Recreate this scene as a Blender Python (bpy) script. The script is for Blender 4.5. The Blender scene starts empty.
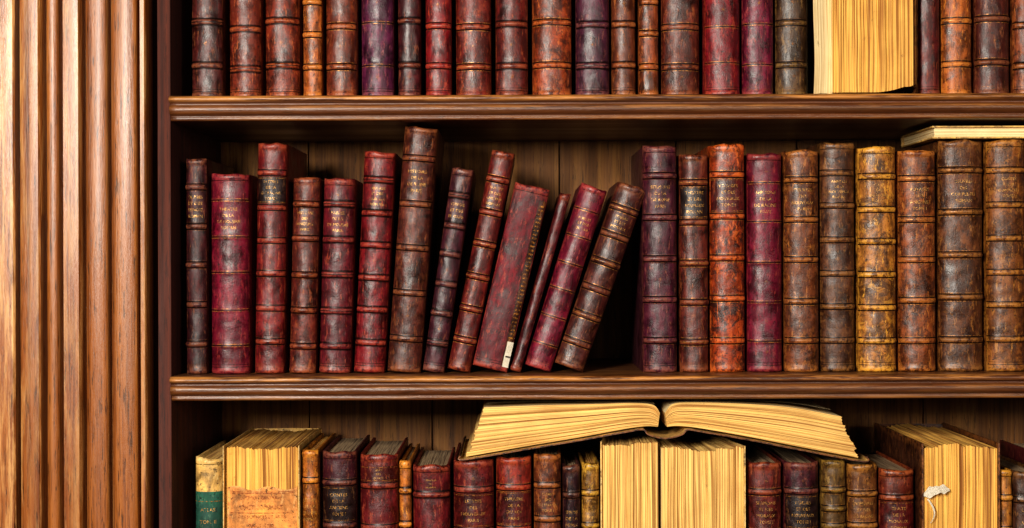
import bpy, bmesh, math, random
from mathutils import Vector, Matrix, noise
random.seed(7)
scene = bpy.context.scene
scene.view_settings.view_transform = 'Standard'
for lk in ('Medium High Contrast','Standard - Medium High Contrast'):
    try:
        scene.view_settings.look = lk; break
    except Exception as ex: print('look',ex)

def X(px): return (px-512)/1000.0
def Z(py): return (264-py)/1000.0
def lin(c):
    c=c/255.0
    return c/12.92 if c<=0.04045 else ((c+0.055)/1.055)**2.4
def C(r,g,b): return (lin(r),lin(g),lin(b),1.0)
def mul(c,k): return (min(1,c[0]*k),min(1,c[1]*k),min(1,c[2]*k),1.0)

# ------------------------------------------------------------- materials
def newmat(name):
    m=bpy.data.materials.new(name); m.use_nodes=True
    nt=m.node_tree; nt.nodes.clear()
    out=nt.nodes.new('ShaderNodeOutputMaterial'); b=nt.nodes.new('ShaderNodeBsdfPrincipled')
    nt.links.new(b.outputs[0],out.inputs[0])
    return m,nt,b,out
def N(nt,t,**k):
    n=nt.nodes.new(t)
    for a,v in k.items():
        if a in n.inputs: n.inputs[a].default_value=v
        else: setattr(n,a,v)
    return n
def L(nt,a,b): nt.links.new(a,b)
def mapped(nt,scale,loc=(0,0,0),src='Object'):
    tc=nt.nodes.new('ShaderNodeTexCoord'); mp=nt.nodes.new('ShaderNodeMapping')
    mp.inputs['Scale'].default_value=scale; mp.inputs['Location'].default_value=loc
    L(nt,tc.outputs[src],mp.inputs['Vector']); return mp.outputs[0]
def noi(nt,vec,scale,detail=4,rough=0.55,dist=0.0):
    n=N(nt,'ShaderNodeTexNoise'); n.inputs['Scale'].default_value=scale
    n.inputs['Detail'].default_value=detail; n.inputs['Roughness'].default_value=rough
    n.inputs['Distortion'].default_value=dist; L(nt,vec,n.inputs['Vector']); return n.outputs[0]
def ramp(nt,fac,stops):
    r=nt.nodes.new('ShaderNodeValToRGB'); e=r.color_ramp.elements
    while len(e)<len(stops): e.new(0.5)
    for i,(p,c) in enumerate(stops):
        e[i].position=p; e[i].color=c if not isinstance(c,(int,float)) else (c,c,c,1)
    L(nt,fac,r.inputs[0]); return r.outputs[0]
def mix(nt,fac,a,b,mode='MIX'):
    m=nt.nodes.new('ShaderNodeMix'); m.data_type='RGBA'; m.blend_type=mode
    for s,v in ((m.inputs[0],fac),(m.inputs[6],a),(m.inputs[7],b)):
        if hasattr(v,'is_linked'): L(nt,v,s)
        else: s.default_value=v
    return m.outputs[2]
def math_(nt,op,a,b=0.0):
    m=nt.nodes.new('ShaderNodeMath'); m.operation=op
    for s,v in ((m.inputs[0],a),(m.inputs[1],b)):
        if hasattr(v,'is_linked'): L(nt,v,s)
        else: s.default_value=v
    return m.outputs[0]
def bump(nt,h,strength,dist,prev=None):
    b=nt.nodes.new('ShaderNodeBump'); b.inputs['Strength'].default_value=strength
    b.inputs['Distance'].default_value=dist; L(nt,h,b.inputs['Height'])
    if prev is not None: L(nt,prev,b.inputs['Normal'])
    return b.outputs[0]

def leather(name,col,seed,mott=0.5,worn=None,patch=0.0,rough=0.32,wear=1.0):
    m,nt,b,out=newmat(name)
    loc=(seed*3.17,seed*1.7,seed*5.3)
    v=mapped(nt,(1,1,1),loc); vs=mapped(nt,(1,1,0.25),loc)
    n1=noi(nt,v,38,8,0.72,0.6); n2=noi(nt,vs,170,6,0.7); n3=noi(nt,v,11,3,0.5)
    if worn is None: worn=(min(1,col[0]*1.6+0.09),min(1,col[1]*2.1+0.042),min(1,col[2]*1.2+0.014),1)
    dark=mul(col,0.12+0.25*(1-mott)); light=(min(1,col[0]*1.6),min(1,col[1]*1.7+0.002),min(1,col[2]*1.4),1)
    c=ramp(nt,n1,[(0.38,dark),(0.52,col),(0.68,light)])
    c=mix(nt,ramp(nt,n2,[(0.43,0.85*mott),(0.53,0.0)]),c,mul(col,0.08))
    c=mix(nt,ramp(nt,n3,[(0.42,0.0),(0.62,0.5)]),c,mul(col,0.45))
    if patch>0:
        n4=noi(nt,v,40,8,0.75,1.2)
        c=mix(nt,ramp(nt,n4,[(0.50,0.0),(0.55,patch)]),c,C(34,12,8))
        n5=noi(nt,v,80,6,0.7,0.8)
        c=mix(nt,ramp(nt,n5,[(0.57,0.0),(0.63,patch*0.6)]),c,worn)
    at=N(nt,'ShaderNodeAttribute'); at.attribute_name='wear'
    nw=noi(nt,v,150,6,0.75)
    wf=math_(nt,'MULTIPLY',at.outputs['Fac'],ramp(nt,nw,[(0.44,0.0),(0.53,wear)]))
    c=mix(nt,wf,c,worn)
    ns=noi(nt,vs,260,8,0.8); c=mix(nt,ramp(nt,ns,[(0.56,0.0),(0.60,0.75*wear)]),c,worn)
    nk=noi(nt,v,280,8,0.8); c=mix(nt,ramp(nt,nk,[(0.39,0.9),(0.44,0.0)]),c,C(12,5,4))
    L(nt,c,b.inputs['Base Color'])
    L(nt,ramp(nt,n1,[(0.3,rough-0.06),(0.7,rough+0.26)]),b.inputs['Roughness'])
    b.inputs['Specular IOR Level'].default_value=0.45
    nb=bump(nt,n1,0.6,0.0011); nb=bump(nt,noi(nt,v,700,4,0.6),0.5,0.0003,nb); nb=bump(nt,n2,0.55,0.0007,nb)
    L(nt,nb,b.inputs['Normal'])
    return m

def gilt(name,fade,col=C(196,140,62),amt=0.95):
    m,nt,b,out=newmat(name)
    v=mapped(nt,(1,1,1)); n=noi(nt,v,420,5,0.7)
    b.inputs['Base Color'].default_value=col; b.inputs['Metallic'].default_value=0.35; b.inputs['Roughness'].default_value=0.4
    tr=N(nt,'ShaderNodeBsdfTransparent'); ms=N(nt,'ShaderNodeMixShader')
    L(nt,ramp(nt,n,[(fade-0.05,0.05),(fade+0.06,amt)]),ms.inputs[0])
    L(nt,tr.outputs[0],ms.inputs[1]); L(nt,b.outputs[0],ms.inputs[2]); L(nt,ms.outputs[0],out.inputs[0])
    return m

def pages(name,base,dark,seed=0,sc=1.0):
    m,nt,b,out=newmat(name)
    v=mapped(nt,(1,0.006,1),(seed,seed*2,0),'UV')
    v2=mapped(nt,(1,1,1),(seed,0,seed*.7))
    n1=noi(nt,v,1100*sc,2,0.7); n2=noi(nt,v,330*sc,3,0.6); n3=noi(nt,v2,14,5,0.6)
    c=ramp(nt,n1,[(0.34,dark),(0.52,base),(0.8,mul(base,1.10))])
    c=mix(nt,ramp(nt,n2,[(0.36,0.9),(0.47,0.0)]),c,mul(dark,0.8))
    c=mix(nt,ramp(nt,n3,[(0.46,0.0),(0.72,0.45)]),c,mul(dark,1.0))
    n4=noi(nt,v2,90,8,0.8); c=mix(nt,ramp(nt,n4,[(0.62,0.0),(0.69,0.6)]),c,mul(dark,0.4))
    L(nt,c,b.inputs['Base Color']); b.inputs['Roughness'].default_value=0.8
    nb=bump(nt,n1,0.6,0.0008); nb=bump(nt,n2,0.7,0.0016,nb); L(nt,nb,b.inputs['Normal'])
    return m

def wood(name,dark,mid,light,axis='Z',sc=1.0,rough=0.35,worn_hilite_c=None,coat=0.2,fleck=0.5):
    m,nt,b,out=newmat(name)
    s={'Z':(1,1,0.007),'X':(0.007,1,1),'Y':(1,0.007,1)}[axis]
    s2={'Z':(1,1,0.07),'X':(0.07,1,1),'Y':(1,0.07,1)}[axis]
    s3={'Z':(1,1,0.03),'X':(0.03,1,1),'Y':(1,0.03,1)}[axis]
    v=mapped(nt,s); vv=mapped(nt,s2); v3=mapped(nt,s3)
    n1=noi(nt,v,150*sc,6,0.7,0.0); n2=noi(nt,vv,480*sc,4,0.7); n3=noi(nt,vv,30*sc,5,0.6,0.2); n4=noi(nt,v3,600*sc,3,0.6)
    c=ramp(nt,n1,[(0.28,dark),(0.48,mid),(0.74,light)])
    c=mix(nt,ramp(nt,n4,[(0.40,fleck*0.6),(0.48,0.0)]),c,mul(dark,0.9))
    c=mix(nt,ramp(nt,n2,[(0.38,fleck),(0.42,0.0)]),c,mul(dark,0.3))
    c=mix(nt,ramp(nt,n3,[(0.50,0.0),(0.75,0.35)]),c,mul(dark,1.0))
    if worn_hilite_c is not None:
        at=N(nt,'ShaderNodeAttribute'); at.attribute_name='wear'
        nw=noi(nt,vv,160,6,0.75)
        c=mix(nt,math_(nt,'MULTIPLY',at.outputs['Fac'],ramp(nt,nw,[(0.44,0.0),(0.60,1.0)])),c,worn_hilite_c)
    L(nt,c,b.inputs['Base Color'])
    L(nt,ramp(nt,n3,[(0.3,rough-0.05),(0.7,rough+0.2)]),b.inputs['Roughness'])
    b.inputs['Coat Weight'].default_value=coat; b.inputs['Coat Roughness'].default_value=0.3
    nb=bump(nt,n2,0.6,0.0010); nb=bump(nt,n1,0.3,0.0015,nb); L(nt,nb,b.inputs['Normal'])
    return m

M_gold=gilt('gilt_tooling',0.51,C(180,120,52),0.8); M_goldf=gilt('faded_gilt_tooling',0.56,C(150,94,46),0.65); M_goldt=gilt('gilt_lettering',0.475,C(204,154,84),0.85)
M_blind=gilt('blind_tooling',0.40,C(20,7,5),0.9)
M_redink=gilt('red_ink',0.49,C(128,40,20),0.85)
M_pages=pages('aged_paper',C(234,194,116),C(150,96,40),1)
M_pages2=pages('yellowed_paper',C(228,178,88),C(138,82,28),5)
M_pagesd=pages('dusty_paper_edges',C(168,142,108),C(78,56,40),9)
M_pale=pages('pale_paper',C(236,216,166),C(190,150,96),12)
M_white=pages('torn_white_paper',C(250,242,224),C(214,196,160),22)
M_vellum=leather('vellum',C(206,162,90),3,0.3,C(236,206,140),0,0.5,0.5)
M_greencl=leather('green_cloth',C(28,84,68),4,0.4,C(110,140,110),0,0.6,0.6)
M_darkboard=leather('dark_board',C(64,30,18),8,0.6,C(130,80,40),0.2)
M_label=leather('aged_paper_label',C(222,146,76),14,0.15,C(236,186,120),0,0.7,0.5)
M_lab_red=leather('red_morocco_label',C(84,16,14),15,0.5)
M_lab_dark=leather('dark_morocco_label',C(36,14,14),16,0.5)

M_wood=wood('bookcase_oak',C(80,38,11),C(134,76,28),C(164,102,42),'Z',1.0,0.32,C(206,156,96),0.2,0.8)
M_shelf=wood('shelf_wood',C(42,19,8),C(84,44,17),C(108,61,24),'X',1.0,0.36,C(186,126,62),0.2,0.6)
M_back=wood('back_board_wood',C(78,46,18),C(130,84,36),C(168,120,58),'Z',0.7,0.6,None,0.0,0.6)
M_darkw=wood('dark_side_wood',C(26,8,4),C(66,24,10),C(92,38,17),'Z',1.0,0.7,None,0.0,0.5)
M_floor=wood('floor_boards',C(50,28,14),C(100,60,32),C(134,86,48),'X',0.5,0.45)
mw,nt,b,o=newmat('plaster_wall'); b.inputs['Base Color'].default_value=C(150,140,122); b.inputs['Roughness'].default_value=0.9
L(nt,bump(nt,noi(nt,mapped(nt,(1,1,1)),60,6),0.2,0.002),b.inputs['Normal'])
M_wall=mw

# ------------------------------------------------------------- mesh builder
class MB:
    def __init__(s): s.v=[];s.f=[];s.m=[];s.w=[];s.uv=[];s.mats=[];s.sm=[]
    def mi(s,mat):
        if mat not in s.mats: s.mats.append(mat)
        return s.mats.index(mat)
    def vert(s,p,w=0.0,uv=(0,0)): s.v.append(tuple(p)); s.w.append(w); s.uv.append(uv); return len(s.v)-1
    def face(s,idx,mat,smooth=True): s.f.append(tuple(idx)); s.m.append(s.mi(mat)); s.sm.append(smooth)
    def grid(s,fn,nu,nv,mat,flip=False,smooth=True):
        base=len(s.v)
        for j in range(nv+1):
            for i in range(nu+1):
                r=fn(i/nu,j/nv); s.vert(*r) if isinstance(r,tuple) and isinstance(r[0],(tuple,Vector)) else s.vert(r)
        for j in range(nv):
            for i in range(nu):
                a=base+j*(nu+1)+i; q=(a,a+1,a+nu+2,a+nu+1)
                s.face(q[::-1] if flip else q,mat,smooth)
    def box(s,x0,x1,y0,y1,z0,z1,mat):
        b=len(s.v)
        for z in (z0,z1):
            for x,y in ((x0,y0),(x1,y0),(x1,y1),(x0,y1)): s.vert((x,y,z))
        for q in ((3,2,1,0),(4,5,6,7),(0,1,5,4),(1,2,6,5),(2,3,7,6),(3,0,4,7)): s.face([b+k for k in q],mat,False)
    def build(s,name,parent=None):
        me=bpy.data.meshes.new(name); me.from_pydata(s.v,[],s.f)
        for m in s.mats: me.materials.append(m)
        me.polygons.foreach_set('material_index',s.m); me.polygons.foreach_set('use_smooth',s.sm)
        a=me.attributes.new('wear','FLOAT','POINT'); a.data.foreach_set('value',s.w)
        uvl=me.uv_layers.new(name='UVMap'); vi=[0]*len(me.loops); me.loops.foreach_get('vertex_index',vi)
        flat=[]
        for i in vi: flat.extend(s.uv[i])
        uvl.data.foreach_set('uv',flat)
        me.update()
        ob=bpy.data.objects.new(name,me); scene.collection.objects.link(ob)
        if parent: ob.parent=parent
        return ob
def empty(name,loc=(0,0,0)):
    e=bpy.data.objects.new(name,None); e.location=loc; e.empty_display_size=0.05; scene.collection.objects.link(e); return e

def lattice_block(mb,f,ns,nt_,nl,mat,thick,leng):
    """f(s,t,l): s along page spine->fore edge, t layer, l along page height"""
    mb.grid(lambda i,j:(f(1,i,j),0.0,(i*thick,j*leng)),nt_,nl,mat,smooth=False)
    mb.grid(lambda i,j:(f(0,i,j),0.0,(i*thick,j*leng)),nt_,nl,mat,flip=True,smooth=False)
    mb.grid(lambda i,j:(f(j,i,0),0.0,(i*thick,j*leng)),nt_,ns,mat,flip=True,smooth=False)
    mb.grid(lambda i,j:(f(j,i,1),0.0,(i*thick,j*leng)),nt_,ns,mat,smooth=False)
    mb.grid(lambda i,j:(f(i,0,j),0.0,(0.0,j*leng)),ns,nl,M_pale,smooth=True)
    mb.grid(lambda i,j:(f(i,1,j),0.0,(thick,j*leng)),ns,nl,M_pale,flip=True,smooth=True)

# text
_tc={}
def text_mesh(s):
    if s in _tc: return _tc[s]
    cu=bpy.data.curves.new('t','FONT'); cu.body=s; cu.size=1; cu.resolution_u=2; cu.align_x='CENTER'
    ob=bpy.data.objects.new('t',cu); scene.collection.objects.link(ob)
    dg=bpy.context.evaluated_depsgraph_get(); me=ob.evaluated_get(dg).to_mesh()
    vs=[(v.co.x,v.co.y) for v in me.vertices]; fs=[tuple(p.vertices) for p in me.polygons]
    ob.evaluated_get(dg).to_mesh_clear()
    bpy.data.objects.remove(ob); bpy.data.curves.remove(cu)
    _tc[s]=(vs,fs); return _tc[s]

WORDS=['HISTOIRE','OEUVRES','POESIES','MEMOIRES','THEATRE','LETTRES','VOYAGES','ESSAIS','FABLES','CONTES','DISCOURS','SERMONS','ANNALES','TRAITE']
W2=['DE FRANCE','COMPLETES','DE MOLIERE','DU ROI','ANCIENS','DE RACINE','EN ITALIE','MORAUX','NOUVEAUX','DE ROME']

def make_book(name,parent,w,h,d,col,x,zbase,y=0.0,ang=0.0,style='raised',nb=5,mott=0.75,patch=0.0,worn=None,
              rough=0.32,label=None,labelpan=1,seed=1.0,text=True,gold=None,mat=None,pgm=None,wear=1.0,tail=True,bulge=0.32,extra=None):
    """local: x centred, z from 0, spine crown at y=0, body towards +y"""
    rnd=random.Random(seed)
    mat=mat or leather('leather_'+name,col,seed,mott,worn,patch,rough,wear)
    g_given=gold; gold=gold or M_gold; pgm=pgm or M_pagesd
    mb=MB(); hw=w/2-0.0007; b=min(w*bulge,0.013); A=math.radians(84)
    t=0.0022
    zs=[]
    if nb>0:
        lo=h*0.14; hi=h*0.87
        zs=[lo+(hi-lo)*k/(nb-1)+rnd.uniform(-.0008,.0008) for k in range(nb)] if nb>1 else [h*.5]
    bh=(0.0010+0.0009*rnd.random()) if style=='raised' else 0.0004; bw=0.0020+0.0005*rnd.random()
    def bandf(z): return max([math.exp(-((z-k)/bw)**4) for k in zs] or [0])
    sd=Vector((seed*7.1,seed*3.3,seed))
    def cap(z):
        e=min(z,h-z); r=0.0
        r+=0.0009*math.exp(-((e-0.0035)/0.0022)**2)
        if e<0.0016: q=1-e/0.0016; r-=0.0020*(q*q)
        return r
    def sp(u,z,off=0.0):
        a=u*A; fade=min(1,(1-abs(u))*4)
        o=(bandf(z)*bh+cap(z))*max(0.15,fade)+off
        nz=noise.noise(Vector((u*w*30,0,z*30))+sd)*0.0012+noise.noise(Vector((u*w*110,0,z*110))+sd)*0.0005
        o+=nz*fade
        px=hw*math.sin(a); py=b*(1-math.cos(a))/(1-math.cos(A))
        nx=math.sin(a)*b; ny=-math.cos(a)*hw; ln=math.hypot(nx,ny)
        nx,ny=nx/ln,ny/ln
        if abs(u)>0.9: nx*=0.3
        return (px+nx*o,py+ny*o)
    dn=rnd.uniform(0,9)
    def ztop(x): return noise.noise(Vector((x*90,dn,0)))*0.0022
    NA=22
    us=[-1+2*i/NA for i in range(NA+1)]
    side=[(hw-0.0009,b+0.0030,0.6),(hw-0.0008,b+0.005,0.2),(hw,b+0.0075,0.7),(hw,b+0.012,0.2),(hw,d*0.5,0),(hw,d-0.002,0.3),(hw-0.0006,d,0.8)]
    def ring(z,zi):
        r=[]
        for (sx,sy,sw) in reversed(side): r.append((-sx,sy,z,sw*0.7))
        for u in us:
            px,py=sp(u,z)
            e=min(z,h-z)
            ww=0.75*bandf(z)*(1 if style=='raised' else 0.15)+ (0.95*math.exp(-(e/0.007)**2)) + (0.6 if abs(u)>0.88 else 0)
            zz=z+(ztop(px) if zi==1 else (0))
            r.append((px,py,zz,min(1,ww)))
        for (sx,sy,sw) in side: r.append((sx,sy,z,sw*0.7))
        return r
    nz=max(40,int(h/0.0015)); zl=[0,0.0006,0.0012]+[0.002+(h-0.004)*k/nz for k in range(nz+1)]+[h-0.0012,h-0.0006,h]
    rows=[]
    for z in zl:
        zi=1 if z>h-0.004 else 0
        rows.append([mb.vert(p[:3],p[3],(p[0],p[2])) for p in ring(z,zi)])
    for a_,b_ in zip(rows,rows[1:]):
        for i in range(len(a_)-1): mb.face((a_[i],a_[i+1],b_[i+1],b_[i]),mat)
    def inner(z):
        ir=[]
        for (sx,sy,sw) in reversed(side): ir.append((-(hw-t-0.0006),min(sy,d-0.0),z))
        for u in us: ir.append(((hw-t-0.0006)*math.sin(u*A),t+b*(1-math.cos(u*A))/(1-math.cos(A)),z))
        for (sx,sy,sw) in side: ir.append(((hw-t-0.0006),min(sy,d),z))
        return ir
    it=[mb.vert((p[0],p[1],p[2]+(ztop(p[0]) if abs(p[1])<b else 0)),0.8) for p in inner(h)]; ib=[mb.vert(p,0.5) for p in inner(0)]
    top=rows[-1]; bot=rows[0]
    for i in range(len(top)-1):
        mb.face((top[i],top[i+1],it[i+1],it[i]),mat)
        mb.face((bot[i+1],bot[i],ib[i],ib[i+1]),mat)
        mb.face((it[i],it[i+1],ib[i+1],ib[i]),mat)
    for i,fl in ((0,0),(len(top)-1,1)):
        col_=[r[i] for r in rows]+[it[i],ib[i]]
        mb.face(col_ if fl else col_[::-1],mat,False)
    pw=hw-t-0.0009; y0=t+b*0.45; y1=d-0.004; pt=h-0.0032; pb=0.003
    jt=[rnd.uniform(-.0004,.0004) for _ in range(25)]
    def f(s,tt,l):
        xx=-pw+2*pw*tt; yy=y0+(y1-y0)*s
        if s==0: yy=y0+b*0.5*abs(2*tt-1)**2
        if s==1: yy-=0.003*(1-(2*tt-1)**2)
        k=int(round(tt*24)); zz=pb+(pt-pb)*l+(jt[k] if l==1 else 0)
        return Vector((xx,yy,zz))
    lattice_block(mb,f,2,24,1,pgm,2*pw,h)
    def patch_(u0,u1,z0,z1,off,m_,nu=12,nv=1):
        mb.grid(lambda i,j:(lambda q:((q[0],q[1],z0+(z1-z0)*j),0.0,(i,j)))(sp(u0+(u1-u0)*i,z0+(z1-z0)*j,off)),nu,nv,m_)
    def rule(z,th=0.0006,u=0.86,m_=None): patch_(-u,u,z-th/2,z+th/2,0.0003,m_ or gold,14,1)
    mode=rnd.random()
    for k in zs:
        if style=='raised':
            mm=g_given or (M_gold if mode<0.35 else (M_goldf if mode<0.75 else M_blind))
            rule(k-0.0041,m_=mm); rule(k+0.0041,m_=mm)
            rule(k-0.0030,0.0012,0.97,M_blind); rule(k+0.0030,0.0012,0.97,M_blind)
            if rnd.random()<0.3: rule(k,0.0008,m_=mm)
        else:
            rule(k-0.0012,0.0006); rule(k+0.0012,0.0006); rule(k,0.0010,0.95,M_blind)
    if tail:
        mm=M_goldf if mode<0.6 else M_blind
        rule(0.007,m_=mm); rule(0.0095,0.0004,m_=mm); rule(h-0.0065,m_=mm)
    def put_text(s,zc,size,maxw,m_,off=0.00045):
        vs,fs=text_mesh(s)
        x0=min(v[0] for v in vs); x1=max(v[0] for v in vs)
        k=min(size,maxw/(x1-x0)); cx=(x0+x1)/2; base=len(mb.v)
        for vx,vy in vs:
            lx=(vx-cx)*k; u=math.asin(max(-0.98,min(0.98,lx/hw)))/A; zz=zc+(vy-0.35)*size
            q=sp(u,zz,off); mb.vert((q[0],q[1],zz),0)
        for ff in fs: mb.face([base+i for i in ff],m_,False)
    edges=[0.010]+zs+[h-0.007]
    if text and len(edges)>3:
        n=len(edges)-1
        pi_=n-1-labelpan
        za,zb_=edges[pi_]+0.0052,edges[pi_+1]-0.0052
        if label:
            patch_(-0.84,0.84,za-0.001,zb_+0.001,0.00025,label,18,18)
            patch_(-0.78,0.78,za,za+0.0005,0.0006,gold,14,1); patch_(-0.78,0.78,zb_-0.0005,zb_,0.0006,gold,14,1)
        hh=zb_-za; nl=4 if hh>0.022 else 3
        lines=[rnd.choice(WORDS),rnd.choice(['DE LA','ET DES','DES']),rnd.choice(W2),rnd.choice(['PARIS','TOME I','ROMAN'])][:nl]
        ls=min(0.0064,hh/(nl+0.3)); zt_=(za+zb_)/2+ls*nl/2
        for q,lt in enumerate(lines):
            put_text(lt,zt_-ls*(q+0.5),ls*0.68,w*0.60,M_goldt,0.0007)
        if rnd.random()<0.25 and pi_>=2:
            zc=(edges[pi_-1]+edges[pi_])/2; put_text(rnd.choice(['II','I','III','IV']),zc,0.0044,w*0.4,M_goldf)
        for q in range(n):
            if q in (pi_,pi_-1) or rnd.random()<0.6: continue
            zc=(edges[q]+edges[q+1])/2; r=0.0030; base=len(mb.v)
            for k in range(16):
                aa=k*math.pi/8; rr=r*(1.0 if k%4==0 else (0.35 if k%2 else 0.6))
                lx=rr*math.sin(aa); zz=zc+rr*1.2*math.cos(aa); u=math.asin(lx/hw)/A; p=sp(u,zz,0.0004); mb.vert((p[0],p[1],zz),0)
            p=sp(0,zc,0.0004); c0=mb.vert((p[0],p[1],zc),0)
            for k in range(16): mb.face((c0,base+k,base+(k+1)%16),M_goldf,False)
        if rnd.random()<0.2:
            put_text(rnd.choice(['1743','1786','1821']),0.0135,0.0036,w*0.4,M_goldf)
    if extra: extra(mb,patch_,put_text,sp)
    ob=mb.build(name,parent)
    a=math.radians(ang)
    if ang!=0:
        R=Matrix.Rotation(a,4,'Y')
        piv=Vector((w/2,0,0)); 
        loc=Vector((x,y,zbase))-R@piv
        ob.matrix_local=Matrix.Translation(loc)@R
    else:
        ob.location=(x-w/2,y,zbase)
    return ob

# ------------------------------------------------------------- room + bookcase
case=empty('bookcase')
SH1=Z(97.5); SH2=Z(373.5); BOT=-0.425; TOPZ=0.43; XL=-0.336; XR=0.80; YB=0.235
def shelf(name,zt):
    prof=[(YB,0),(-0.024,0.0),(-0.0275,-0.0006),(-0.0300,-0.0024),(-0.0305,-0.0042),(-0.0290,-0.0060),(-0.0235,-0.0068),(-0.0225,-0.0088),
          (-0.0262,-0.0100),(-0.0276,-0.0116),(-0.0280,-0.0145),(-0.0266,-0.0172),(-0.0232,-0.0188),(-0.0200,-0.0198),(-0.0206,-0.0206),(-0.0212,-0.0226),(-0.0198,-0.0242),(-0.017,-0.0246),(YB,-0.0246)]
    wr=[0,0.5,0.9,1,0.8,0.4,0,0,0.2,0.5,0.1,0.1,0.0,0,0.2,0.4,0.2,0,0]
    mb=MB(); nx=160; rows=[]
    for i in range(nx+1):
        x=XL+(XR-XL)*i/nx
        r=[]
        for (y,z),w_ in zip(prof,wr):
            dd=noise.noise(Vector((x*18,y*40,z*60+zt)))*0.0005 if y<0 else 0
            r.append(mb.vert((x,y+dd,zt+z+dd*0.5*(0 if z==0 else 1)),w_))
        rows.append(r)
    for a,b_ in zip(rows,rows[1:]):
        for j in range(len(a)-1): mb.face((a[j],a[j+1],b_[j+1],b_[j]),M_shelf,1<=j<16)
        mb.face((a[-1],a[0],b_[0],b_[-1]),M_shelf,False)
    mb.face(rows[0],M_shelf,False); mb.face(rows[-1][::-1],M_shelf,False)
    return mb.build(name,case)
shelf('shelf_upper',SH1); shelf('shelf_middle',SH2); shelf('shelf_bottom',BOT); shelf('shelf_top',TOPZ+0.0246)
mb=MB()
edges_=[XL-0.02,-0.235,-0.093,0.055,0.19,0.33,0.475,0.62,XR+0.02]
for a,b_ in zip(edges_,edges_[1:]):
    mb.box(a+0.0008,b_-0.0008,YB+0.0002,YB+0.012,-0.46,TOPZ+0.04,M_back)
mb.box(XL-0.02,XR+0.02,YB+0.0125,YB+0.02,-0.46,TOPZ+0.04,M_darkw)
mb.build('back_panel',case)
def bevel_box(name,x0,x1,y0,y1,z0,z1,mat,bv=0.002):
    mb=MB(); mb.box(x0,x1,y0,y1,z0,z1,mat); ob=mb.build(name,case)
    md=ob.modifiers.new('b','BEVEL'); md.width=bv; md.segments=3; md.limit_method='ANGLE'
    return ob
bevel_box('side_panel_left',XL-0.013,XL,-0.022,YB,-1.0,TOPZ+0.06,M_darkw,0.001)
bevel_box('side_panel_right',XR,XR+0.02,-0.022,YB+0.02,-1.0,TOPZ+0.06,M_wood)
bevel_box('base_cabinet',XL,XR,-0.02,YB,-0.985,BOT-0.026,M_wood)
for i in range(3):
    a=XL+0.03+i*0.375
    bevel_box('cabinet_door_%d'%(i+1),a,a+0.345,-0.034,-0.021,-0.93,BOT-0.06,M_wood,0.004)
bevel_box('cornice',XL-0.03,XR+0.03,-0.05,YB,TOPZ+0.06,TOPZ+0.10,M_wood,0.01)
P=[(144,-4),(143.2,6),(142.4,18),(141,20),(137,20),(135.5,15),(134.5,10)]
def bead(x1,x0,base,hgt,n=10):
    r=[]
    for i in range(n+1):
        a=math.pi*i/n; r.append(((x1+x0)/2+(x1-x0)/2*math.cos(a),base+hgt*math.sin(a)**0.7))
    return r
P+=bead(134,108,19,6)+[(107.2,4),(105,4)]+bead(104,82,18,5)+[(81,9),(79.8,0),(77.6,0),(76.5,19),(75,22),(70,22.5),(60,22.5),(58.5,13),(57,13)]
P+=bead(56.5,44,23,5,8)+[(43,14),(41.5,4),(39,4),(37.8,25),(36,27),(30,27.5),(20,27.5),(17.8,26),(17,8),(14.2,8),(13.5,28),(11.5,30),(5,30.5),(-8,30.5),(-12,30),(-14,20),(-16,20)]
P+=bead(-17,-44,22,9)+[(-46,18),(-48,26),(-80,27),(-120,27),(-122,-4)]
mb=MB(); rows=[]; nzp=150; zmin,zmax=-1.0,TOPZ+0.06
ys=[p[1] for p in P]
for i in range(nzp+1):
    z=zmin+(zmax-zmin)*i/nzp; r=[]
    for j,(px,dp) in enumerate(P):
        loc=[ys[k] for k in range(max(0,j-2),min(len(P),j+3))]
        w_=max(0,min(1,(dp-sum(loc)/len(loc))*0.10+(0.5 if -10<px<12 else 0)))  # ridge wear, plus a light highlight painted into the left edge strip
        xx=X(px)*0.972; yy=-dp/1000-0.008
        dd=noise.noise(Vector((xx*50,0,z*8)))*0.0006
        r.append(mb.vert((xx,yy+dd,z),w_))
    rows.append(r)
for a,b_ in zip(rows,rows[1:]):
    for j in range(len(a)-1): mb.face((a[j+1],a[j],b_[j],b_[j+1]),M_wood)
pb0=[(X(144)*0.972,YB),(X(-122)*0.972,YB)]
c=[mb.vert((pb0[0][0],YB,zmin)),mb.vert((pb0[0][0],YB,zmax)),mb.vert((pb0[1][0],YB,zmin)),mb.vert((pb0[1][0],YB,zmax))]
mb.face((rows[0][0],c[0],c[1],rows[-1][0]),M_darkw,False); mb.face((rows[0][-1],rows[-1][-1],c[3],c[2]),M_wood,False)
mb.face((c[0],c[2],c[3],c[1]),M_wood,False)
mb.face(rows[-1]+[c[3],c[1]],M_wood,False)
ob=mb.build('fluted_pilaster',case)
md=ob.modifiers.new('es','EDGE_SPLIT'); md.split_angle=math.radians(38)
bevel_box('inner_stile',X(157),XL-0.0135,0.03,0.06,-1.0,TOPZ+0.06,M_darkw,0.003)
def simple(name,x0,x1,y0,y1,z0,z1,mat):
    mb=MB(); mb.box(x0,x1,y0,y1,z0,z1,mat); return mb.build(name)
simple('floor',-3,3,-4,0.4,-1.05,-1.0,M_floor)
simple('wall_back',-3,3,0.27,0.4,-1.0,1.6,M_wall)

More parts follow.
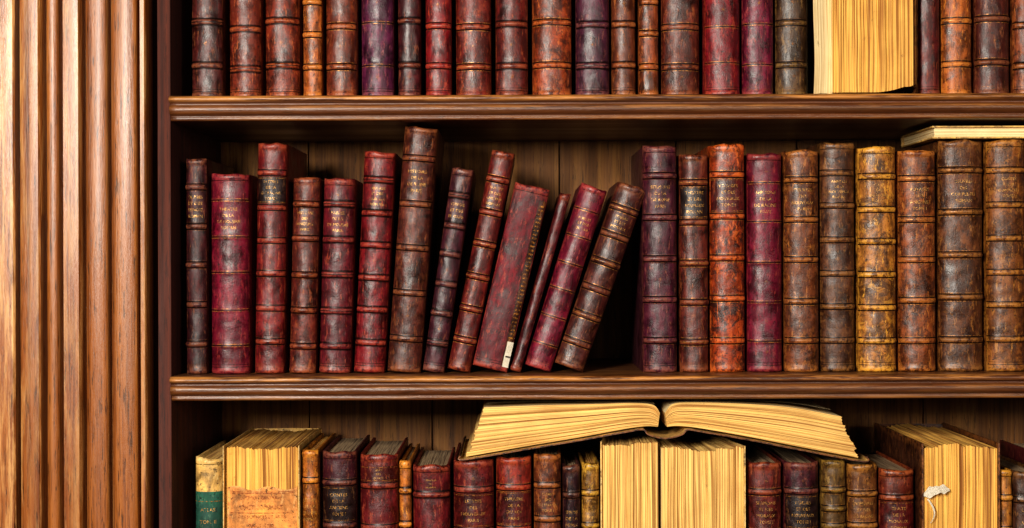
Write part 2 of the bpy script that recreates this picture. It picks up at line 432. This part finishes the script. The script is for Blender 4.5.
# ------------------------------------------------------------- books
row=empty('leather_bound_book_row')
U=[(190,222,C(72,24,22),{}),(228,260,C(110,38,20),{}),(264,299,C(112,38,20),dict(patch=.3)),(303,322,C(146,74,28),dict(nb=6)),
 (326,357,C(108,42,22),dict(label=M_lab_red)),(361,394,C(86,24,58),dict(style='flat')),(398,421,C(74,18,24),{}),(426,452,C(116,12,20),{}),
 (456,492,C(106,28,20),dict(patch=.4)),(496,529,C(92,22,18),{}),(533,573,C(128,50,20),dict(patch=.6)),(577,611,C(72,24,46),dict(label=M_lab_dark)),
 (613,637,C(106,48,24),{}),(640,660,C(122,56,26),dict(nb=6)),(663,702,C(90,32,20),dict(patch=.4)),(706,742,C(112,12,24),dict(style='flat',nb=6)),
 (744,776,C(98,12,42),dict(style='flat')),(778,811,C(76,50,30),dict(label=M_lab_dark)),
 (920,943,C(84,20,20),dict(nb=0,text=False)),(945,976,C(150,78,30),{}),(979,1014,C(82,32,24),{}),(1017,1050,C(112,52,24),{}),(1053,1085,C(90,26,30),{}),(1088,1124,C(130,64,30),{}),(1127,1160,C(76,24,40),{}),(1163,1200,C(100,40,26),{}),(1203,1240,C(120,56,30),{})]
for i,(a,b_,c_,o_) in enumerate(U):
    rr=random.Random(i); hh=0.215+0.03*rr.random()
    k=dict(nb=5); k.update(o_)
    make_book('leather_book_u%02d'%(i+1),row,(b_-a)/1000+0.001,hh,0.15,c_,X(b_)+0.0005,SH1+0.0002,y=rr.uniform(-0.002,0.004),seed=i+30,**k)

row=empty('leather_bound_book_row')
ZB=SH2+0.0002
Mi=[(206,22,216,C(62,14,20),0,dict(rough=.42)),
 (248.5,40,200.5,C(108,10,38),0,dict(style='flat',nb=5,mott=.6,wear=.7)),
 (283,31,231,C(100,16,20),1.0,dict(label=M_lab_dark,nb=6,labelpan=1)),
 (315,28,196,C(92,28,20),1.5,dict(patch=.3)),
 (349.8,33,195,C(94,14,28),1.7,dict(nb=5)),
 (384,32.5,222,C(104,11,22),3.0,dict(nb=6)),
 (420.3,35,246,C(82,32,22),4.3,dict(patch=.4,nb=5)),
 (444,23,205,C(64,18,32),8.5,dict(nb=6)),
 (470,24.5,224,C(96,22,20),11.8,dict(nb=6)),
 (507.3,37,188,C(100,6,24),13.4,dict(nb=0,text=False,style='flat',wear=1.0,bulge=0.15,rough=.5)),
 (520.8,12,185,C(84,12,20),16.0,dict(nb=0,text=False,y=0.003)),
 (551,28.5,191,C(106,10,40),17.6,dict(style='flat',nb=6,mott=.6)),
 (583.5,31.5,193,C(78,30,26),19.6,dict(nb=6,patch=.3)),
 (678.5,35.5,227,C(72,20,38),0,dict(nb=5,label=None)),
 (710,30,218.5,C(84,28,20),0,dict(nb=5,label=M_lab_dark)),
 (747,36.5,228,C(146,54,16),0,dict(patch=.9,nb=5,label=M_lab_red,y=0.001)),
 (784.5,36.5,219,C(104,10,40),0,dict(style='flat',nb=5,mott=.6,wear=.7)),
 (821.3,36,222,C(114,58,28),0,dict(patch=.5,nb=5)),
 (858,36,230,C(84,46,24),0,dict(patch=.5,nb=6)),
 (899,39.5,225,C(162,102,40),0,dict(patch=.65,nb=6)),
 (939.3,39,222,C(124,62,26),0,dict(patch=.6,nb=5)),
 (987,46,231.5,C(96,52,26),0,dict(patch=.5,nb=5)),
 (1029,40,231.5,C(126,72,30),0,dict(patch=.6,nb=6)),
 (1066,36,231.5,C(96,40,26),0,{}),(1104,37,216,C(90,20,38),0,{}),(1142,37,222,C(120,66,34),0,{}),(1178,35,210,C(80,30,26),0,{}),(1215,36,222,C(120,50,26),0,{})]
def frayed(mb,patch,put_text,sp):
    patch(0.40,0.82,0.008,0.176,0.0004,M_darkboard,10,110)
    for k in range(34):
        z=0.034+k*0.0041; patch(0.46,0.72,z,z+0.0017,0.0009,M_gold,6,1)
    patch(0.46,0.86,0.005,0.031,0.0010,M_white,8,20)
    patch(0.52,0.80,0.015,0.0165,0.0014,M_lab_dark,6,2)
for i,(xr,w_,hh,c_,an,o_) in enumerate(Mi):
    k=dict(nb=5); k.update(o_)
    y_=k.pop('y',random.Random(i*3).uniform(-0.001,0.003))
    if i==9: k['extra']=frayed
    make_book('leather_book_m%02d'%(i+1),row,w_/1000,hh/1000,0.155,c_,X(xr),ZB,y=y_,ang=an,seed=i+61,**k)

row=empty('leather_bound_book_row')
ZL=BOT+0.0002
Lo=[(300,317,450,C(162,92,32),dict(nb=4,pgm=M_pages2)),(320,355,452,C(64,14,28),dict(pgm=M_pagesd,label=M_lab_dark)),
 (358,397,455,C(98,16,22),dict(label=M_lab_red,labelpan=0)),(398,410,462,C(166,94,36),dict(nb=6,patch=.3,text=False)),
 (411,449,466,C(94,14,22),dict(labelpan=0)),(452,493,461,C(100,22,26),dict(label=M_lab_red,labelpan=1)),
 (495,531,458,C(118,30,20),dict(label=M_lab_red,labelpan=1)),(533,561,455,C(110,52,24),dict(patch=.4,nb=6)),
 (562,580,466,C(52,16,28),dict(nb=4)),(581,599,464,C(154,106,42),dict(nb=6,pgm=M_pages2,patch=.3)),
 (748,783,464,C(96,28,22),{}),(785,820,464,C(72,20,34),dict(label=M_lab_dark)),(822,847,462,C(90,62,26),dict(nb=10,text=False,gold=M_gold)),
 (848,879,466,C(114,66,28),dict(nb=6,patch=.3)),(881,917,472,C(108,38,22),dict(label=M_lab_red)),
 (1000,1013,472,C(156,96,36),dict(nb=6,text=False)),(1014,1046,474,C(76,42,26),{}),(1049,1084,460,C(90,24,30),{}),(1088,1126,466,C(110,60,30),{}),(1130,1166,455,C(70,20,40),{}),(1170,1206,462,C(110,40,26),{}),(1209,1246,460,C(120,70,30),{})]
for i,(a,b_,tp,c_,o_) in enumerate(Lo):
    k=dict(nb=5); k.update(o_)
    make_book('leather_book_l%02d'%(i+1),row,(b_-a)/1000+0.0008,Z(tp)-ZL,0.155,c_,X(b_)+0.0004,ZL,y=random.Random(i*5).uniform(0,0.004),seed=i+101,**k)

def green_lbl(mb,patch,put_text,sp):
    patch(-0.93,0.93,0.01,0.198,0.0004,M_greencl,14,120)
    put_text('ATLAS',0.180,0.005,0.016,M_goldt,0.0008); put_text('TOM. II',0.168,0.005,0.016,M_goldt,0.0008)
    patch(-0.9,0.9,0.188,0.1888,0.0008,M_gold,14,1)
make_book('vellum_book',None,0.029,Z(457)-ZL,0.15,C(205,175,115),X(221.5),ZL,nb=0,text=False,mat=M_vellum,pgm=M_pages,seed=200,extra=green_lbl)

def hsh(k,s): return random.Random(k*131+s).uniform(-1,1)
def foreedge_book(name,x0,x1,h,d,z,y=0.0,pm=M_pages,cov=M_darkboard,seed=0,back=(0,0),boards=(1,1),boardt=0.002,concave=0.006,flare=(0,0),extra=None,convex=False,zb=lambda x:0.001):
    mb=MB(); NT=80; w=x1-x0
    def f(s,t,l):
        xf=x0+w*t; xb=x0+back[0]+(w-back[0]-back[1])*t
        xx=xb+(xf-xb)*s
        yy=d*(1-s)
        k=int(round(t*NT))
        jit=hsh(k,seed)*0.0007+hsh(k//6,seed+5)*0.0014
        if s==1:
            c_=(1-(2*t-1)**2)
            yy+=(concave*c_ if not convex else -concave*c_+concave)+jit
        zz=h*l+(jit*0.9 if l==1 else 0)+(0.0014*math.sin(xx*90+seed) if l==1 else 0)
        if l==0: zz=zb(t)
        if l==1: zz-=0.002
        xx+=noise.noise(Vector((t*3,l*4,seed)))*0.0014*s*(t*(1-t)*4)
        return Vector((xx,yy,zz))
    lattice_block(mb,f,8,NT,24,pm,w,h)
    for side_,on in ((0,boards[0]),(1,boards[1])):
        if not on: continue
        fl=flare[side_]
        sgn=-1 if side_==0 else 1
        def g(i,j,o):
            s=i; xf=(x0 if side_==0 else x1)+sgn*fl; xb=(x0+back[0] if side_==0 else x1-back[1])
            xx=xb+(xf-xb)*(s**1.6)+sgn*(0.0003+o); yy=d+0.002+(-0.004-d-0.002)*s
            zz=(h+0.0015)*j + noise.noise(Vector((s*6,j*9,seed)))*0.0008*(1 if j==1 else 0)
            return ((xx,yy,zz),1.0 if (i>0.95 or j>0.98) else 0.1,(i,j))
        n1,n2=14,30
        mb.grid(lambda i,j:g(i,j,0),n1,n2,cov,flip=side_==1); mb.grid(lambda i,j:g(i,j,boardt),n1,n2,cov,flip=side_==0)
        mb.grid(lambda i,j:g(i,1,boardt*j),n1,1,cov,smooth=False); mb.grid(lambda i,j:g(i,0,boardt*j),n1,1,cov,smooth=False)
        mb.grid(lambda i,j:g(1,i,boardt*j),n2,1,cov,smooth=False); mb.grid(lambda i,j:g(0,i,boardt*j),n2,1,cov,smooth=False)
    xa,xb_=x0+back[0]-0.002,x1-back[1]+0.002
    def sg(i,j): 
        return ((xa+(xb_-xa)*i,d+0.001+0.006*math.sin(math.pi*i),h*j),0.3,(i,j))
    mb.grid(sg,10,8,cov,flip=True)
    if extra: extra(mb)
    ob=mb.build(name); ob.location=(0,y,z); return ob

def upper_extra(mb):
    for o in (0.0,0.0009):
        mb.grid(lambda i,j:((X(834)-0.021*i+0.0008*math.sin(j*11),0.004+o-0.012*i+0.0015*math.sin(j*5+i*2),0.0006+0.004*(1-j)*math.sin(i*2.6+0.4)*0.6+0.224*j),0.9 if i>0.93 else 0.1,(i*0.02,j*0.22)),10,26,M_pale,flip=True)
    for o in (0.0,0.0014):
        mb.grid(lambda i,j:((X(914.8)+o+0.002*math.sin(3*i)*(1-j),0.152-0.160*i,0.001+0.222*j),0.6,(i,j)),14,10,M_darkboard)
    for o in (0.0,0.0026):
        mb.grid(lambda i,j:((X(842)+0.076*i,-0.007+0.14*j+o,0.0006+o+0.0090*max(0,(i-0.4)/0.6)**2.2),0.7,(i,j)),20,3,M_darkboard)
foreedge_book('damaged_antique_book',X(833),X(914),0.225,0.15,SH1+0.0002,0.0,M_pages2,M_darkboard,seed=3,back=(0.004,0.0),boards=(0,0),concave=0.004,extra=upper_extra,
   zb=lambda t:0.0036+0.0090*max(0,(t-0.42)/0.58)**2.2)

def lab(mb):
    x0,x1=X(226),X(296); w=x1-x0
    def q(i,j,z0,z1,off): 
        t=i; yy=0.006-0.006*(1-(2*t-1)**2)-off+0.0008*math.sin(j*9+i*3)
        return (x0+w*i,yy,z0+(z1-z0)*j)
    zt=Z(487)-ZL; zb_=Z(560)-ZL
    mb.grid(lambda i,j:(q(i,j,zb_,zt+0.002*math.sin(i*13),0.0022),0.9 if j>0.95 or i<0.05 or i>0.95 else 0.0,(i,j)),20,16,M_label)
    def txt(s,zc,size,mw):
        vs,fs=text_mesh(s); a=min(v[0] for v in vs); b2=max(v[0] for v in vs); k=min(size,mw/(b2-a)); base=len(mb.v); cx=(a+b2)/2
        for vx,vy in vs:
            xx=(vx-cx)*k; i=(xx+w/2)/w; zz=zc+vy*size
            yy=0.006-0.006*(1-(2*i-1)**2)-0.0036; mb.vert((x0+w*i,yy,zz))
        for ff in fs: mb.face([base+n for n in ff],M_redink,False)
    txt('HISTOIRE GENERALE',Z(498)-ZL,0.0044,0.050); txt('DICTIONNAIRE',Z(508)-ZL,0.0062,0.050); txt('DES SCIENCES ET ARTS',Z(517)-ZL,0.0046,0.052); txt('PARIS  1782',Z(526)-ZL,0.005,0.04)
    for zz in (zt-0.004,zt-0.0055,Z(512)-ZL): mb.grid(lambda i,j:(q(0.05+0.9*i,0,zz+0.0006*j,zz+0.0006*j,0.0036),0,(i,j)),14,1,M_redink)
foreedge_book('stripped_spine_book',X(224),X(298),Z(446)-ZL,0.165,ZL,0.0,M_pages2,M_vellum,seed=8,boards=(1,1),boardt=0.0008,concave=0.006,convex=True,extra=lab)

e=empty('standing_open_book')
a=foreedge_book('text_block_1',X(601),X(657.5),Z(443)-ZL,0.14,ZL,0.0,M_pages,M_vellum,seed=21,back=(0.012,0.0),boards=(1,0),boardt=0.0012,concave=-0.001); a.parent=e
a=foreedge_book('text_block_2',X(661),X(743),Z(448)-ZL,0.14,ZL,0.002,M_pages,M_vellum,seed=25,back=(0.0,0.016),boards=(0,1),boardt=0.0012,concave=0.002); a.parent=e

def torn(mb):
    def g(i,j,o):
        wdt=0.0048*math.sin(math.pi*min(1,i*0.9+0.08))**0.8*(1+0.35*math.sin(i*9))
        x=X(922)+0.026*i; z=Z(496)-ZL+0.006*math.sin(i*2.2)+(j-0.5)*2*wdt+0.0006*math.sin(i*23+j*3)
        return ((x,-0.0026-o-0.005*(1-j)*math.sin(i*3.1),z),0.4,(i,j))
    mb.grid(lambda i,j:g(i,j,0),24,8,M_white)
    mb.grid(lambda i,j:((X(925)+0.006*math.sin(j*2.6)+0.0022*i*(1-0.6*j),-0.003-0.004*math.sin(j*3),Z(500)-ZL-0.024*j),0,(i,j)),2,14,M_white)
foreedge_book('worn_cream_book',X(922),X(996),Z(446)-ZL,0.19,ZL,0.0,M_pages2,M_darkboard,seed=31,boards=(1,1),boardt=0.0016,concave=0.003,extra=torn)

mb=MB()
z0=ZB+0.2315+0.0020; x0,x1=X(936),X(1078)
def f(s,t,l):
    k=int(round(t*14)); return Vector((x0+(x1-x0)*l+(hsh(k,2)*0.0008 if l in(0,1) else 0),0.12-0.115*s+(hsh(k,4)*0.0005 if s==1 else 0),z0+0.0016+0.0092*t))
lattice_block(mb,f,2,14,6,M_pale,0.0092,x1-x0)
mb.box(x0-0.003,x1+0.003,0.001,0.123,z0-0.0,z0+0.0015,M_vellum); mb.box(x0-0.003,x1+0.003,0.001,0.123,z0+0.0110,z0+0.0125,M_vellum)
mb.box(x0-0.003,x1+0.003,0.1205,0.123,z0,z0+0.0125,M_vellum)
mb.build('flat_lying_book')

def bez(pts,s):
    n=len(pts)-1
    q=s*n; i=min(int(q),n-1); t=q-i
    p=[pts[max(0,i-1)],pts[i],pts[i+1],pts[min(n,i+2)]]
    r=[]
    for k in range(2):
        a,b_,c_,d_=[v[k] for v in p]
        r.append(0.5*((2*b_)+(-a+c_)*t+(2*a-5*b_+4*c_-d_)*t*t+(-a+3*b_-3*c_+d_)*t**3))
    return r
mb=MB()
def half(topP,botP,seed,flipy):
    NT=44
    def f(s,t,l):
        a=bez(topP,s); b_=bez(botP,s)
        k=int(round(t*NT)); j=hsh(k,seed)*0.9+hsh(k//5,seed+9)*1.6
        px=a[0]+(b_[0]-a[0])*t; py=a[1]+(b_[1]-a[1])*t
        if s==1: px+=j
        y=0.0+0.165*l+ (hsh(k,seed+3)*0.0006+hsh(k//4,seed+4)*0.0012 if l==0 else 0)
        return Vector((X(px),y-0.004,Z(py)))
    lattice_block(mb,f,30,NT,8,M_pages,0.045,0.17)
half([(659,413),(652,405),(630,403),(590,404),(540,405),(484,407)],[(657,427),(645,426.5),(625,429),(580,437),(525,446),(466,456)],41,0)
half([(664,413),(672,404),(695,402.5),(740,404),(790,408),(838,417)],[(666,427),(678,426.5),(700,429),(750,438),(805,449),(858,459)],47,1)
def leaf(pts,dy,seed):
    def g(i,j):
        p=bez(pts,i); return ((X(p[0]),dy+0.15*j,Z(p[1])+0.0006*math.sin(j*7+seed)),0.2,(i,j))
    mb.grid(g,24,8,M_pale)
leaf([(655,405),(630,402.6),(580,402.6),(530,402.4),(486,404)],0.0,1)
leaf([(668,405),(695,401.8),(740,402.4),(790,405),(832,412)],0.004,2)
cv=[(863,457),(861,461.2),(805,450.8),(750,439.8),(700,431),(686,429),(680,434),(664,437.5),(648,434),(642,428.8),(625,431),(580,439),(525,448),(464,458),(461,455)]
def cg(i,j,o):
    p=bez(cv,i); q=bez(cv,min(1,i+0.004)); r=bez(cv,max(0,i-0.004)); tx,tz=q[0]-r[0],q[1]-r[1]; ln=math.hypot(tx,tz) or 1
    return ((X(p[0]+tz/ln*o),-0.007+0.172*j,Z(p[1]-tx/ln*o)),0.8 if j<0.02 else 0.2,(i,j))
NCV=90
mb.grid(lambda i,j:cg(i,j,0),NCV,8,M_vellum); mb.grid(lambda i,j:cg(i,j,1.3),NCV,8,M_darkboard,flip=True)
mb.grid(lambda i,j:cg(i,0,1.3*j),NCV,1,M_darkboard); mb.grid(lambda i,j:cg(i,1,1.3*j),NCV,1,M_darkboard)
mb.build('open_antique_book')

# ------------------------------------------------------------- light & camera
def area(name,loc,tgt,size,power,col):
    l=bpy.data.lights.new(name,'AREA'); l.shape='RECTANGLE'; l.size=size[0]; l.size_y=size[1]; l.energy=power; l.color=col
    o=bpy.data.objects.new(name,l); scene.collection.objects.link(o); o.location=loc
    o.rotation_euler=(Vector(tgt)-Vector(loc)).to_track_quat('-Z','Y').to_euler(); return o
area('window_light',(-0.60,-1.85,0.42),(0.05,0,-0.02),(0.30,0.55),60,(1.0,0.93,0.83))
area('fill_light',(1.1,-2.0,0.35),(0.15,0,-0.05),(0.5,0.6),12,(1.0,0.9,0.76))  # weak fill added from the right, not a lamp of the room
w=bpy.data.worlds.new('world'); scene.world=w; w.use_nodes=True
w.node_tree.nodes['Background'].inputs[0].default_value=(0.95,0.86,0.78,1); w.node_tree.nodes['Background'].inputs[1].default_value=0.03
cam=bpy.data.cameras.new('camera'); co=bpy.data.objects.new('camera',cam); scene.collection.objects.link(co)
co.location=(0,-1.5,0); co.rotation_euler=(math.pi/2,math.radians(0.2),0); cam.sensor_width=36; cam.lens=36*1.5/1.024; cam.clip_start=0.01
scene.camera=co
